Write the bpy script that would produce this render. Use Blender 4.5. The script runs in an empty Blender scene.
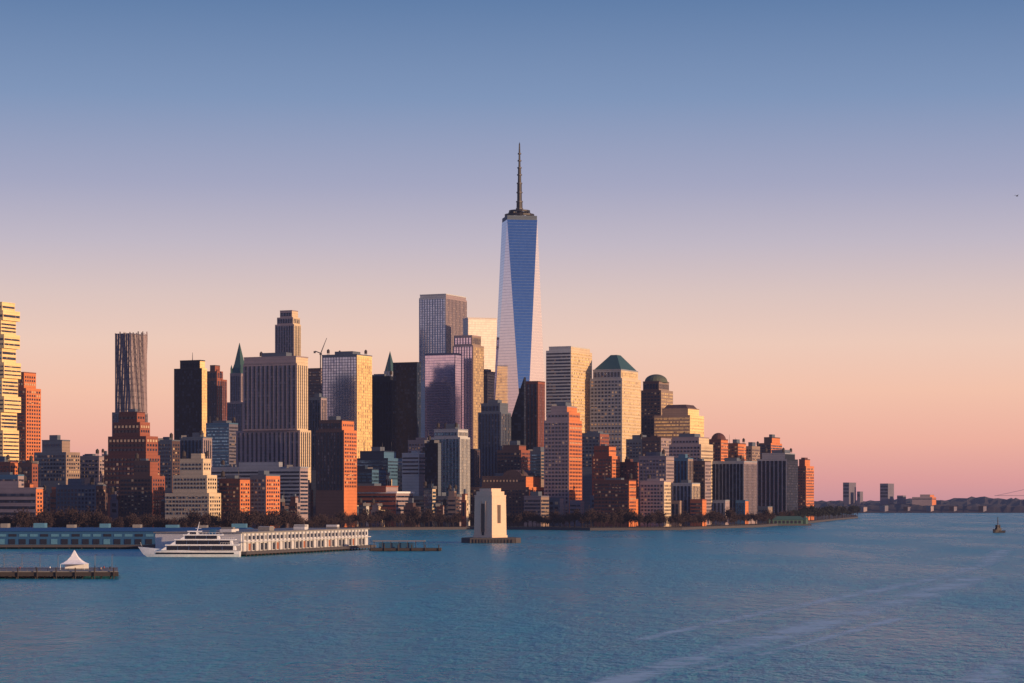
import bpy, math, random
from mathutils import Vector
random.seed(7)
F=2400.0; CH=35.0; HY=500.0
SC=bpy.context.scene; COL=SC.collection
def X(px,D): return (px-512.0)*D/F
def Z(py,D): return CH+(HY-py)*D/F
def R(a): return math.radians(a)
# ------------------------------------------------------------------ materials
def nm(name):
    m=bpy.data.materials.new(name); m.use_nodes=True; nt=m.node_tree; nt.nodes.clear(); return m,nt
def N(nt,t,**k):
    n=nt.nodes.new(t)
    for a,b in k.items(): setattr(n,a,b)
    return n
def mth(nt,op,a,b=None,c=None):
    n=N(nt,'ShaderNodeMath',operation=op)
    for i,v in enumerate((a,b,c)):
        if v is None: continue
        if isinstance(v,(int,float)): n.inputs[i].default_value=v
        else: nt.links.new(v,n.inputs[i])
    return n.outputs[0]
def mixc(nt,f,a,b,bt='MIX'):
    n=N(nt,'ShaderNodeMix',data_type='RGBA',blend_type=bt)
    for s,v in ((n.inputs[0],f),(n.inputs[6],a),(n.inputs[7],b)):
        if isinstance(v,(int,float)): s.default_value=v
        elif isinstance(v,tuple): s.default_value=(v[0],v[1],v[2],1)
        else: nt.links.new(v,s)
    return n.outputs[2]
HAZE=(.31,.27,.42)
def finish(nt,sh,haze=True,hl=80000.0):  # distance haze is painted in as emission, growing away from the origin
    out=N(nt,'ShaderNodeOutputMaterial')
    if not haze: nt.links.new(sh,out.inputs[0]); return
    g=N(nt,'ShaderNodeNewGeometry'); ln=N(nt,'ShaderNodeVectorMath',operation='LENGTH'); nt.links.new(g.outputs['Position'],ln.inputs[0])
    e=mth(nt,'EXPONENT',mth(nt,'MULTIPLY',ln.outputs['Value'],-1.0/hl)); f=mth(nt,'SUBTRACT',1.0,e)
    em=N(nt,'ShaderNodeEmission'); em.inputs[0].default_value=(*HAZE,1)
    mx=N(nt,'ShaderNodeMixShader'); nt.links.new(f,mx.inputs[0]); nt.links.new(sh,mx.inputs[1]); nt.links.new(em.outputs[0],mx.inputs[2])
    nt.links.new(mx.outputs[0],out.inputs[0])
def bsdf(nt,col,rough=.7,metal=0.0,spec=.4,normal=None):
    b=N(nt,'ShaderNodeBsdfPrincipled')
    for s,v in ((b.inputs['Base Color'],col),(b.inputs['Roughness'],rough),(b.inputs['Metallic'],metal),(b.inputs['Specular IOR Level'],spec)):
        if isinstance(v,tuple): s.default_value=(*v,1)
        elif isinstance(v,(int,float)): s.default_value=v
        else: nt.links.new(v,s)
    if normal is not None: nt.links.new(normal,b.inputs['Normal'])
    return b.outputs[0]
def noise(nt,scale,detail=3,vec=None,rough=.55):
    n=N(nt,'ShaderNodeTexNoise'); n.inputs['Scale'].default_value=scale; n.inputs['Detail'].default_value=detail; n.inputs['Roughness'].default_value=rough
    if vec is None:
        g=N(nt,'ShaderNodeNewGeometry'); vec=g.outputs['Position']
    nt.links.new(vec,n.inputs['Vector']); return n.outputs['Fac']
def wall_mat(name,col,var=.4,rough=.8,lines=True):
    m,nt=nm(name)
    n1=noise(nt,.035,3); n2=noise(nt,.35,3)
    f=mth(nt,'ADD',mth(nt,'MULTIPLY',n1,.6),mth(nt,'MULTIPLY',n2,.4))
    k=mth(nt,'MULTIPLY_ADD',f,var*2,1-var)
    if lines:
        uv=N(nt,'ShaderNodeUVMap'); s=N(nt,'ShaderNodeSeparateXYZ'); nt.links.new(uv.outputs[0],s.inputs[0])
        fl=mth(nt,'LESS_THAN',mth(nt,'FRACT',mth(nt,'DIVIDE',s.outputs[1],3.8)),.14)
        k=mth(nt,'MULTIPLY',k,mth(nt,'SUBTRACT',1.0,mth(nt,'MULTIPLY',fl,.25)))
    c=N(nt,'ShaderNodeVectorMath',operation='SCALE'); c.inputs[0].default_value=col; nt.links.new(k,c.inputs['Scale'])
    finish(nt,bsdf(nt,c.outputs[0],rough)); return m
def glass_mat(name,col,alt,spand,metal=.6,rough=.12,cu=2.6,cv=3.8,sf=.28,mf=.12,altf=.22,var=.5,bump=.15,spec=.5):
    m,nt=nm(name)
    uv=N(nt,'ShaderNodeUVMap'); s=N(nt,'ShaderNodeSeparateXYZ'); nt.links.new(uv.outputs[0],s.inputs[0])
    U=mth(nt,'DIVIDE',s.outputs[0],cu); V=mth(nt,'DIVIDE',s.outputs[1],cv)
    oi=N(nt,'ShaderNodeObjectInfo')
    cx=N(nt,'ShaderNodeCombineXYZ'); nt.links.new(mth(nt,'FLOOR',U),cx.inputs[0]); nt.links.new(mth(nt,'FLOOR',V),cx.inputs[1]); nt.links.new(oi.outputs['Random'],cx.inputs[2])
    wn=N(nt,'ShaderNodeTexWhiteNoise',noise_dimensions='3D'); nt.links.new(cx.outputs[0],wn.inputs['Vector'])
    r=wn.outputs['Value']
    sc=N(nt,'ShaderNodeVectorMath',operation='SCALE'); sc.inputs[0].default_value=col; nt.links.new(mth(nt,'MULTIPLY_ADD',r,var*2,1-var),sc.inputs['Scale'])
    isalt=mth(nt,'LESS_THAN',mth(nt,'FRACT',mth(nt,'MULTIPLY',r,7.31)),altf)
    c=mixc(nt,isalt,sc.outputs[0],alt)
    sp=mth(nt,'LESS_THAN',mth(nt,'FRACT',V),sf); mu=mth(nt,'LESS_THAN',mth(nt,'FRACT',U),mf)
    msk=mth(nt,'MAXIMUM',sp,mu)
    c=mixc(nt,msk,c,spand)
    me=mth(nt,'MULTIPLY',mth(nt,'SUBTRACT',1.0,mth(nt,'MULTIPLY',msk,.5)),metal)
    bp=N(nt,'ShaderNodeBump'); bp.inputs['Strength'].default_value=bump; bp.inputs['Distance'].default_value=.6
    nt.links.new(noise(nt,.06,2),bp.inputs['Height'])
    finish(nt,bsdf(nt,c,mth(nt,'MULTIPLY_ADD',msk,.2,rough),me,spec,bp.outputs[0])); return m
W={}
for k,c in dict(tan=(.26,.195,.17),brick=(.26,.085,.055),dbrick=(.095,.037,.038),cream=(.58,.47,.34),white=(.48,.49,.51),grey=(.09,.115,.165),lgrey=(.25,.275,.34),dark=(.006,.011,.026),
    mauve=(.14,.135,.19),gold=(.84,.61,.31),orange=(.58,.19,.075),blue=(.055,.14,.25),navy=(.012,.03,.07),rose=(.30,.24,.265),brown=(.08,.05,.055),steel=(.10,.135,.19),pale=(.62,.57,.54),bronze=(.085,.105,.085)).items():  # gold: glow of low sun on glass, put into the wall colour
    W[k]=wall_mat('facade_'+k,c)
W['roof']=wall_mat('roof_tar',(.06,.06,.08),lines=False)
W['copper']=wall_mat('copper_green',(.035,.085,.09),lines=False,rough=.5)
G={}
G['gd']=glass_mat('glass_dark',(.014,.028,.065),(.08,.09,.14),(.010,.015,.03),.08,altf=.12,spec=.25,rough=.2)
G['gk']=glass_mat('glass_black',(.004,.010,.028),(.018,.03,.065),(.004,.007,.018),.0,altf=.15,sf=.2,mf=.1,spec=.10,rough=.2)
G['gw']=glass_mat('glass_window',(.028,.04,.08),(.26,.21,.18),(.045,.042,.06),.2,altf=.14,spec=.35)
G['gb']=glass_mat('glass_blue',(.13,.29,.46),(.06,.12,.22),(.05,.085,.14),.75,var=.3)
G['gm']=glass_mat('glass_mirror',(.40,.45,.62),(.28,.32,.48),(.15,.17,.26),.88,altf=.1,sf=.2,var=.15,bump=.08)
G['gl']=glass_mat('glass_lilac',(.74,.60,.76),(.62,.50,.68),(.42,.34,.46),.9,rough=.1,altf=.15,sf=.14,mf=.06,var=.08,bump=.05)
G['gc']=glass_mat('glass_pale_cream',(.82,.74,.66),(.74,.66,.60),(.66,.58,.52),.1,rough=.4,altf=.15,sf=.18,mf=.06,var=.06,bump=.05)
G['gg']=glass_mat('glass_sunlit_gold',(.90,.66,.31),(.28,.2,.14),(.5,.38,.22),.2,rough=.35,altf=.15,var=.3)  # gold tone paints the low sun's reflection into the glass
G['gp']=glass_mat('glass_small',(.020,.030,.060),(.55,.42,.28),(.06,.05,.05),.15,cu=50,cv=3.8,sf=.0,mf=.0,altf=.13,spec=.35)  # alternate panes get a bright warm colour that imitates sun glints
G['wtc']=glass_mat('glass_tower_blue_sheen',(.25,.365,.58),(.23,.345,.56),(.19,.28,.46),.97,rough=.05,cu=3.0,cv=4.1,sf=.10,mf=.0,altf=.2,var=.03,bump=.03)  # same tower glass in three tints; each facet's sky reflection is painted in
G['wtc2']=glass_mat('glass_tower_pale_sheen',(.60,.60,.74),(.58,.58,.72),(.53,.53,.66),.97,rough=.05,cu=3.0,cv=4.1,sf=.10,mf=.0,altf=.2,var=.02,bump=.03)
G['wtc3']=glass_mat('glass_tower_sunlit_sheen',(.92,.84,.82),(.90,.83,.81),(.86,.78,.77),.75,rough=.16,cu=3.0,cv=4.1,sf=.10,mf=.0,altf=.2,var=.02,bump=.03)  # same glass made brighter and warmer to paint the sunlit facet
G['rib']=glass_mat('ribbed_steel',(.14,.12,.14),(.11,.09,.12),(.06,.05,.07),.3,rough=.5,altf=.2,var=.2)
def plain(name,col,rough=.6,metal=0,var=.2):
    m,nt=nm(name); n=noise(nt,.8,3); k=mth(nt,'MULTIPLY_ADD',n,var*2,1-var)
    c=N(nt,'ShaderNodeVectorMath',operation='SCALE'); c.inputs[0].default_value=col; nt.links.new(k,c.inputs['Scale'])
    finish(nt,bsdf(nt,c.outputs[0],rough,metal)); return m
P={k:plain('paint_'+k,*v) for k,v in dict(white=((.70,.75,.84),.35),dark=((.018,.018,.028),.5),metal=((.07,.07,.085),.5,.3),stone=((.065,.062,.075),.9),wood=((.045,.038,.04),.9),
    concrete=((.20,.20,.21),.9),bark=((.03,.022,.025),.95),twig=((.038,.024,.026),.95),leaf=((.016,.020,.018),.95),red=((.35,.05,.04),.6),blue=((.015,.08,.20),.6),bluel=((.07,.20,.33),.5),beige=((.70,.52,.40),.85),
    canvas=((.80,.83,.90),.8),glassd=((.010,.014,.03),.2),far=((.032,.026,.04),.95,0,.4),ground=((.04,.036,.036),.95),green=((.035,.09,.085),.7),shedw=((.54,.56,.61),.7),rust=((.30,.11,.06),.8),recess=((.12,.09,.08),.9)).items()}
# ------------------------------------------------------------------ mesh collector
class M:
    def __init__(s): s.v=[];s.f=[];s.uv=[];s.mi=[]
    def poly(s,pts,uv=None,mi=0):
        b=len(s.v); s.v+= [tuple(p) for p in pts]; s.f.append(tuple(range(b,b+len(pts))))
        s.uv+= uv if uv else [(p[0]+p[1],p[2]) for p in pts]; s.mi.append(mi)
    def prism(s,pts,z0,z1,mi=None,top=None,bottom=False,pts2=None):
        q=pts2 or pts; u=0; n=len(pts)
        for i in range(n):
            j=(i+1)%n; a,b=pts[i],pts[j]; L=math.hypot(b[0]-a[0],b[1]-a[1])
            s.poly([(a[0],a[1],z0),(b[0],b[1],z0),(q[j][0],q[j][1],z1),(q[i][0],q[i][1],z1)],[(u,z0),(u+L,z0),(u+L,z1),(u,z1)],(mi[i] if mi else 0)); u+=L
        s.poly([(p[0],p[1],z1) for p in q],None,top if top is not None else 0)
        if bottom: s.poly([(p[0],p[1],z0) for p in reversed(pts)],None,0)
    def box(s,x0,x1,y0,y1,z0,z1,mi=0): s.prism([(x0,y0),(x1,y0),(x1,y1),(x0,y1)],z0,z1,[mi]*4,mi,True)
    def tube(s,a,b,r0,r1=None,n=6,mi=0):
        a=Vector(a);b=Vector(b);r1=r0 if r1 is None else r1;d=(b-a).normalized()
        u=d.cross(Vector((0,0,1)) if abs(d.z)<.9 else Vector((1,0,0))).normalized();w=d.cross(u)
        A=[a+(u*math.cos(2*math.pi*i/n)+w*math.sin(2*math.pi*i/n))*r0 for i in range(n)]
        B=[b+(u*math.cos(2*math.pi*i/n)+w*math.sin(2*math.pi*i/n))*r1 for i in range(n)]
        for i in range(n):
            j=(i+1)%n; s.poly([A[i],A[j],B[j],B[i]],None,mi)
        s.poly(list(reversed(A)),None,mi); s.poly(B,None,mi)
    def lathe(s,cx,cy,prof,n=16,mi=0):
        for (r0,z0),(r1,z1) in zip(prof,prof[1:]):
            for i in range(n):
                a=2*math.pi*i/n;b=2*math.pi*(i+1)/n
                pts=[(cx+r0*math.cos(a),cy+r0*math.sin(a),z0),(cx+r0*math.cos(b),cy+r0*math.sin(b),z0),(cx+r1*math.cos(b),cy+r1*math.sin(b),z1),(cx+r1*math.cos(a),cy+r1*math.sin(a),z1)]
                if r1<1e-4: pts=pts[:3]
                elif r0<1e-4: pts=[pts[0],pts[2],pts[3]]
                s.poly(pts,None,mi)
    def build(s,name,mats,parent=None,off=(0,0,0)):
        me=bpy.data.meshes.new(name); me.from_pydata([(v[0]-off[0],v[1]-off[1],v[2]-off[2]) for v in s.v],[],s.f)
        ul=me.uv_layers.new(name='UVMap'); ul.data.foreach_set('uv',[c for p in s.uv for c in p])
        for m in (mats if isinstance(mats,list) else [mats]): me.materials.append(m)
        me.polygons.foreach_set('material_index',s.mi); me.update()
        o=bpy.data.objects.new(name,me); COL.objects.link(o); o.parent=parent; return o
def thing(name,label,cat,loc=(0,0,0),rz=0,group=None):
    o=bpy.data.objects.new(name,None); COL.objects.link(o); o.location=loc; o.rotation_euler=(0,0,rz); o.empty_display_size=1
    o['label']=label; o['category']=cat
    if group:o['group']=group
    return o
def dup(root,loc,rz=0,label=None,sc=None):
    r=root.copy(); COL.objects.link(r); r.location=loc; r.rotation_euler=(0,0,rz)
    if label: r['label']=label
    if sc: r.scale=sc
    for ch in list(root.children):
        c=ch.copy(); COL.objects.link(c); c.parent=r
    return r
# ------------------------------------------------------------------ buildings
GZ=3.0
def corners(x0,xs,x1,D,th):
    k0=(x0-512)/F;k1=(x1-512)/F;Cx=X(xs,D);Cy=D;c,s=math.cos(th),math.sin(th)
    a=(Cx-k0*Cy)/(c+k0*s)
    den=s-k1*c
    b=(k1*Cy-Cx)/den if den>.03 and x1>xs else 28.0
    b=max(6,min(b,110))
    dA=(-c,s);dB=(s,c)
    C=(Cx,Cy)
    return [C,(Cx+b*dB[0],Cy+b*dB[1]),(Cx+b*dB[0]+a*dA[0],Cy+b*dB[1]+a*dA[1]),(Cx+a*dA[0],Cy+a*dA[1])]
def wbox(m,Pp,t,n,u0,u1,z0,z1,pr=.25):
    def q(u,z,d): return (Pp[0]+t[0]*u+n[0]*d,Pp[1]+t[1]*u+n[1]*d,z)
    m.poly([q(u0,z0,pr),q(u1,z0,pr),q(u1,z1,pr),q(u0,z1,pr)],[(u0,z0),(u1,z0),(u1,z1),(u0,z1)])
    m.poly([q(u0,z1,pr),q(u1,z1,pr),q(u1,z1,0),q(u0,z1,0)]); m.poly([q(u0,z0,0),q(u1,z0,0),q(u1,z0,pr),q(u0,z0,pr)])
    m.poly([q(u0,z0,0),q(u0,z0,pr),q(u0,z1,pr),q(u0,z1,0)]); m.poly([q(u1,z0,pr),q(u1,z0,0),q(u1,z1,0),q(u1,z1,pr)])
def face_windows(lst,Pp,Q,z0,z1,style,par):
    if not style: return
    kind=style[0]; rest=style[1:].split(':'); pitch=float(rest[0]); g=rest[1] if len(rest)>1 else ('gp' if kind=='P' else 'gw'); frac=float(rest[2]) if len(rest)>2 else .55
    L=math.hypot(Q[0]-Pp[0],Q[1]-Pp[1])
    if L<4 or z1-z0<5: return
    t=((Q[0]-Pp[0])/L,(Q[1]-Pp[1])/L); n=(t[1],-t[0])
    zt=z1-2.5
    if kind=='S':
        k=max(1,round((L-2)/pitch)); p=(L-2)/k
        for i in range(k):
            u=1+(i+.5)*p; lst.append(('window_strip',g,Pp,t,n,u-p*frac/2,u+p*frac/2,z0,zt,par))
    elif kind=='B':
        k=max(1,int((zt-z0)/pitch)); p=(zt-z0)/k
        for i in range(k-1,-1,-1): lst.append(('window_band',g,Pp,t,n,.8,L-.8,z0+(i+.25)*p,z0+(i+.25+frac)*p,par))
    elif kind=='C':
        lst.append(('curtain_wall',g,Pp,t,n,.5,L-.5,z0,zt+1.5,par))
    elif kind=='P':
        k=max(1,round((L-2)/pitch)); p=(L-2)/k; pz=max(3.8,pitch); r=max(1,int((zt-z0)/pz))
        for j in range(r):
            for i in range(k):
                u=1+(i+.5)*p; zz=zt-(j+.5)*pz
                lst.append(('window',g,Pp,t,n,u-p*frac/2,u+p*frac/2,zz-pz*.27,zz+pz*.27,par))
NB=0
def bld(name,label,cat,D,wall,tiers,yaw=25,yb=518,pent=True,wall2=None,group=None,tname='tower_body'):  # second wall colour: many sides get a brighter tone with sunlight painted in
    """tiers bottom to top: (x0,xs,x1,ytop,front,side[,setback])"""
    global NB; NB+=1
    th=R(yaw); x0,xs,x1=tiers[0][:3]
    fp=corners(x0,xs,x1,D,th); cx=sum(p[0] for p in fp)/4; cy=sum(p[1] for p in fp)/4
    root=thing(name,label,cat,(cx,cy,GZ),0,group); off=(cx,cy,GZ)
    zb=GZ; wl=[]; w=W[wall]; w2=W[wall2 or wall]
    for i,t in enumerate(tiers):
        d=D+(t[6] if len(t)>6 else i*3.0)
        fp=corners(t[0],t[1],t[2],d,th); zt=Z(t[3],d)
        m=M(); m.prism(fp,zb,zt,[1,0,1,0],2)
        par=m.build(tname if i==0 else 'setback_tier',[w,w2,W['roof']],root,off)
        zw=max(zb+2,Z(yb,d))
        face_windows(wl,fp[3],fp[0],zw,zt,t[4],par); face_windows(wl,fp[0],fp[1],zw,zt,t[5],par)
        zb=zt
    c=(sum(p[0] for p in fp)/4,sum(p[1] for p in fp)/4)
    def ins(k): return [(c[0]+(p[0]-c[0])*k,c[1]+(p[1]-c[1])*k) for p in fp]
    m=M(); O=ins(1.012); I=ins(.955)
    for a in range(4):
        b=(a+1)%4; m.prism([O[a],O[b],I[b],I[a]],zb+.02,zb+1.5,None,0,True)
    m.build('parapet',w,root,off)
    if pent:
        m=M(); k=random.uniform(.3,.6); sx=random.uniform(-.12,.12); q=[(p[0]+sx*(fp[0][0]-fp[3][0]),p[1]+sx*(fp[0][1]-fp[3][1])) for p in ins(k)]
        m.prism(q,zb+.01,zb+random.uniform(3.5,8),[0]*4,0); m.build('penthouse',W['grey'] if random.random()<.6 else w,root,off)
        for q_ in random.sample((0,1,2,3),random.choice((0,1,2,3))):
            q=ins(.75)[q_]; rv=random.random()
            if rv<.5:
                m=M(); m.lathe(q[0],q[1],[(.3,zb),(.3,zb+4),(2.0,zb+4),(2.0,zb+8),(0,zb+10)],8); m.tube((q[0]-1.4,q[1],zb),(q[0]-1.4,q[1],zb+4),.25,.25,4); m.tube((q[0]+1.4,q[1],zb),(q[0]+1.4,q[1],zb+4),.25,.25,4); m.build('water_tank',P['wood'],root,off)
            elif rv<.8:
                m=M(); m.box(q[0]-3,q[0]+3,q[1]-2,q[1]+2,zb+.05,zb+3.5); m.build('roof_unit',P['concrete'],root,off)
            else:
                m=M(); m.tube((q[0],q[1],zb),(q[0],q[1],zb+random.uniform(8,16)),.3,.15,4); m.build('antenna',P['metal'],root,off)
    cnt={}; rest={}
    for (nme,g,Pp,t,n,u0,u1,z0,z1,par) in wl:
        cnt[nme]=cnt.get(nme,0)+1
        if cnt[nme]<=96:
            m=M(); wbox(m,Pp,t,n,u0,u1,z0,z1); m.build(nme,G[g],par,off)
        else:
            m=rest.setdefault((nme,g),M()); wbox(m,Pp,t,n,u0,u1,z0,z1)
    for (nme,g),m in rest.items():
        o=m.build(nme,G[g],root,off); o['kind']='stuff'
    return root,fp,zb,off
def pyr(b,mat,h,k0=1.0,k1=0.0,name='roof_pyramid',z=None):
    root,fp,zb,off=b; c=(sum(p[0] for p in fp)/4,sum(p[1] for p in fp)/4); zb=zb if z is None else z
    A=[(c[0]+(p[0]-c[0])*k0,c[1]+(p[1]-c[1])*k0) for p in fp]; B=[(c[0]+(p[0]-c[0])*max(k1,.01),c[1]+(p[1]-c[1])*max(k1,.01)) for p in fp]
    m=M(); m.prism(A,zb+.05,zb+h,[0]*4,0,True,pts2=B); m.build(name,mat,root,off); return c,zb+h
def mast(b,h,r=.6,k=(0,0),name='antenna',mat=None,z=None):
    root,fp,zb,off=b; c=(sum(p[0] for p in fp)/4+k[0],sum(p[1] for p in fp)/4+k[1]); zb=zb if z is None else z
    m=M(); m.tube((c[0],c[1],zb),(c[0],c[1],zb+h),r,r*.4,5); m.build(name,mat or P['metal'],root,off)

T='tower'; AB='apartment block'; OB='office block'
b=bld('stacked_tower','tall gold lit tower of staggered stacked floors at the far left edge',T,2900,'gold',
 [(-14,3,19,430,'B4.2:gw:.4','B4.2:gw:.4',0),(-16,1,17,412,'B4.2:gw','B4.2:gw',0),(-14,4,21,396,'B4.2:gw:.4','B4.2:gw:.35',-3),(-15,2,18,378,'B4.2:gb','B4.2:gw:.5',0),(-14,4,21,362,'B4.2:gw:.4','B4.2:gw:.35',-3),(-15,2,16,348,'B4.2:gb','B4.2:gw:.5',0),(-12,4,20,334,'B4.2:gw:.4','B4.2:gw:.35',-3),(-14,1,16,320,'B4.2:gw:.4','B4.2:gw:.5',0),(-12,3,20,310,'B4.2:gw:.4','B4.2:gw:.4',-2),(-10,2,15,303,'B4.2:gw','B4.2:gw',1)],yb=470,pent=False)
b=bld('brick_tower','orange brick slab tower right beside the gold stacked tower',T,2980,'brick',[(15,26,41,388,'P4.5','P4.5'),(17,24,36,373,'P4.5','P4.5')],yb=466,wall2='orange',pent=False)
b=bld('rippled_tower','slender brown grey tower with rippled vertical ribs and ragged flat top',T,4000,'mauve',[(112,131,148,412,'S5:gd','S5:gd'),(115,131,147,334,'','',0)],yb=450,pent=False,wall2='rose')
root,fp,zb,off=b
for (i,j) in ((3,0),(0,1)):
    A_,B_=fp[i],fp[j]; L_=math.hypot(B_[0]-A_[0],B_[1]-A_[1]); t=((B_[0]-A_[0])/L_,(B_[1]-A_[1])/L_); n=(t[1],-t[0]); k=max(4,round(L_/3.8))
    for q in range(k):
        u=(q+.5)*L_/k; m=M(); prev=None; z=Z(412,4000); top_=zb+random.uniform(0,7); S_=22; w=L_/k*.30
        for s in range(S_+1):
            zz=z+(top_-z)*s/S_; du=math.sin(zz*.045+q*1.1+i)*.8+math.sin(zz*.11+q*.5)*.3; dn=1.0+.5*math.sin(zz*.06+q*1.7)
            cur=[(A_[0]+t[0]*(u+du+e)+n[0]*d_,A_[1]+t[1]*(u+du+e)+n[1]*d_,zz) for e,d_ in ((-w,0),(0,dn+.3),(w,0))]
            if prev:
                for e in (0,1): m.poly([prev[e],prev[e+1],cur[e+1],cur[e]],[(q,zz-3),(q+1,zz-3),(q+1,zz),(q,zz)])
            prev=cur
        m.build('rippled_rib',G['rib'] if i==3 or q<k*.7 else W['rose'],root,off)
b=bld('deco_brick_building','broad dark red brick building stepping up like a ziggurat',OB,2640,'dbrick',[(104,146,160,455,'P5','P5'),(108,146,158,436,'P5','P5'),(113,140,150,422,'P5','P5'),(119,137,145,413,'P5','P5')],yb=500,wall2='brick')
b=bld('black_tower','black glass tower with thin gold lit right edge',T,3150,'dark',[(174,202,207,368,'C4:gk','S4:gg:.3'),(180,200,205,361,'S4:gk','')],yb=470,pent=False,wall2='gold')
mast(b,12)
b=bld('brown_tower','narrow red brown tower with small stepped crown beside the black tower',T,3550,'brown',[(202,217,227,379,'S5:gd','S5:gd'),(207,217,223,371,'S5:gd','S5:gd'),(210,215,220,366,'','')],yb=460,pent=False,wall2='brick')
b=bld('gothic_tower','old pale stone tower tapering to a green pointed spire',T,3700,'mauve',[(224,243,253,402,'S4:gd:.4','S4:gd:.4'),(230,241,249,374,'S4:gd:.4','S4:gd:.4')],yb=460,pent=False,wall2='rose')
c,z=pyr(b,W['copper'],16,.95,.55,'spire_base')
pyr(b,W['copper'],33,.55,.02,'spire',z=z)
root,fp,zb,off=b
for p in fp:
    c=(sum(q[0] for q in fp)/4,sum(q[1] for q in fp)/4); q=(c[0]+(p[0]-c[0])*.85,c[1]+(p[1]-c[1])*.85)
    m=M(); m.lathe(q[0],q[1],[(1.6,zb),(1.6,zb+9),(0,zb+15)],6); m.build('pinnacle',W['copper'],root,off)
b=bld('masonry_tower','wide mauve stone tower with dark vertical window rows and heavy cornice',T,2900,'rose',[(236,300,311,430,'S6.5:gd:.4','S5:gd:.4',4),(243,297,308,363,'S6.2:gd:.42','S5:gd:.3'),(244,296,308,357,'','',3)],yb=467,wall2='cream')  # cream side wall paints the sunlit strip at the right edge
b=bld('crowned_tower','tall pale limestone tower with a narrowing rounded crown behind the wide stone tower',T,3750,'rose',[(275,294,301,324,'S4.6:gd:.45','S5:gd:.4'),(277,293,300,317,'S4.6:gd:.5','S5'),(280,292,298,311,'S4.6:gd:.6','')],yb=362,pent=False,wall2='cream')
b=bld('narrow_brown_tower','slim brown block under construction carrying a tower crane',OB,3450,'brown',[(308,321,327,369,'B4:gw:.5','B4')],yb=420,pent=False,wall2='rose')
r=thing('tower_crane','thin construction crane with raised jib above the slim brown block','crane',(X(320,3460),3470,Z(369,3450)))
m=M(); m.tube((0,0,0),(0,0,24),.9,.9,4); m.build('mast',P['metal'],r)
m=M(); m.tube((0,0,23),(9,0,46),.8,.35,4); m.build('jib',P['metal'],r)
m=M(); m.tube((0,0,24),(-8,0,27),.7,.7,4); m.box(-10,-7,-1,1,24,27); m.build('counterweight',P['metal'],r)
m=M(); m.box(-1.5,1.8,-1.5,1.5,21.5,24.2); m.build('cab',P['metal'],r)
b=bld('glass_grid_tower','boxy glass tower with mirrored blue front and gold lit right side',T,3300,'steel',[(322,357,372,355,'S4.4:gm:.8','S5:gg:.6')],yb=470,wall2='gold')
b=bld('pyramid_spire_tower','distant tower with slender pale green pointed roof behind the dark towers',T,4300,'lgrey',[(380,391,398,378,'S5:gd','S5'),(384,391,396,372,'','')],yb=400,pent=False)
pyr(b,W['copper'],38,.95,.02,'spire')
b=bld('dark_tower','dark navy tower, left and lower of the dark pair',T,3380,'dark',[(364,392,397,380,'S5:gk:.7','S5:gd'),(370,389,394,377,'','')],yb=460)
mast(b,22,.5,(8,0))
b=bld('dark_tower','taller dark navy block of the dark pair, just left of the tall ribbed tower',T,3350,'dark',[(393,417,421,363,'C4:gk','S5:gd')],yb=460,pent=False,wall2='navy')
b=bld('ribbed_tower','tall pale ribbed tower with flat dark banded crown left of the spire skyscraper',T,3900,'white',[(419,446,467,297,'S4.6:gm:.5','S5:gw:.4'),(420,446,466,294.5,'','',2)],yb=380,pent=False,wall2='rose')
root,fp,zb,off=b
m=M(); c=(sum(p[0] for p in fp)/4,sum(p[1] for p in fp)/4); A=[(c[0]+(p[0]-c[0])*1.035,c[1]+(p[1]-c[1])*1.035) for p in fp]; m.prism(A,zb-22,zb-9,[0]*4,0,True); m.build('louvre_band',W['steel'],root,off)
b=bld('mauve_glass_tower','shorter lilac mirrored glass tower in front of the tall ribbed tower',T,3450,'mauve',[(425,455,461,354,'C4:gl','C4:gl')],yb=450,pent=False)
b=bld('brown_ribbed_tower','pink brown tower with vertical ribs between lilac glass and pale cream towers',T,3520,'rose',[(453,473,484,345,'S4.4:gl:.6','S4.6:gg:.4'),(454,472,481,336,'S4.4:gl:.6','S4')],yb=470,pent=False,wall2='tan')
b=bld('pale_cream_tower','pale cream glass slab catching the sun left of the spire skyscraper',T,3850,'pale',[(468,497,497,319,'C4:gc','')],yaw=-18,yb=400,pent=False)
b=bld('lower_brown_slab','brown slab low between the pale cream tower and the spire skyscraper',OB,3600,'brown',[(478,487,497,372,'B4','B4:gw')],yb=410,wall2='tan')
# ---------------- main skyscraper
D0=3400; cx=X(519.5,D0); root=thing('spire_skyscraper','tallest tower, tapering faceted mirror glass with a tall spire','skyscraper',(cx,D0,GZ))
rot=R(10); rb=42.5; rt=30.5; zb=60-GZ; zt=Z(221.5,D0)-GZ
base=[(rb*math.cos(-math.pi/2+rot+i*math.pi/2),rb*math.sin(-math.pi/2+rot+i*math.pi/2)) for i in range(4)]
top=[(rt*math.cos(-math.pi/4+rot+i*math.pi/2),rt*math.sin(-math.pi/4+rot+i*math.pi/2)) for i in range(4)]
m=M(); m.prism(base,0,zb-.3,[0]*4,0); m.build('podium',G['gm'],root)
for i in range(4):
    j=(i+1)%4; A,B_,Cc,Dd=base[i],base[j],top[i],top[(i-1)%4]
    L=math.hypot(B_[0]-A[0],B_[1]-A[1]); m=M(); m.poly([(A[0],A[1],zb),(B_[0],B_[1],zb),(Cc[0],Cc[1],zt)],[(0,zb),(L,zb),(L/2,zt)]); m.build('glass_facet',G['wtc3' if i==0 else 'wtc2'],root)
    L=math.hypot(Cc[0]-Dd[0],Cc[1]-Dd[1]); m=M(); m.poly([(A[0],A[1],zb),(Cc[0],Cc[1],zt),(Dd[0],Dd[1],zt)],[(L/2,zb),(L,zt),(0,zt)]); m.build('glass_facet',G['wtc'],root)
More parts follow.
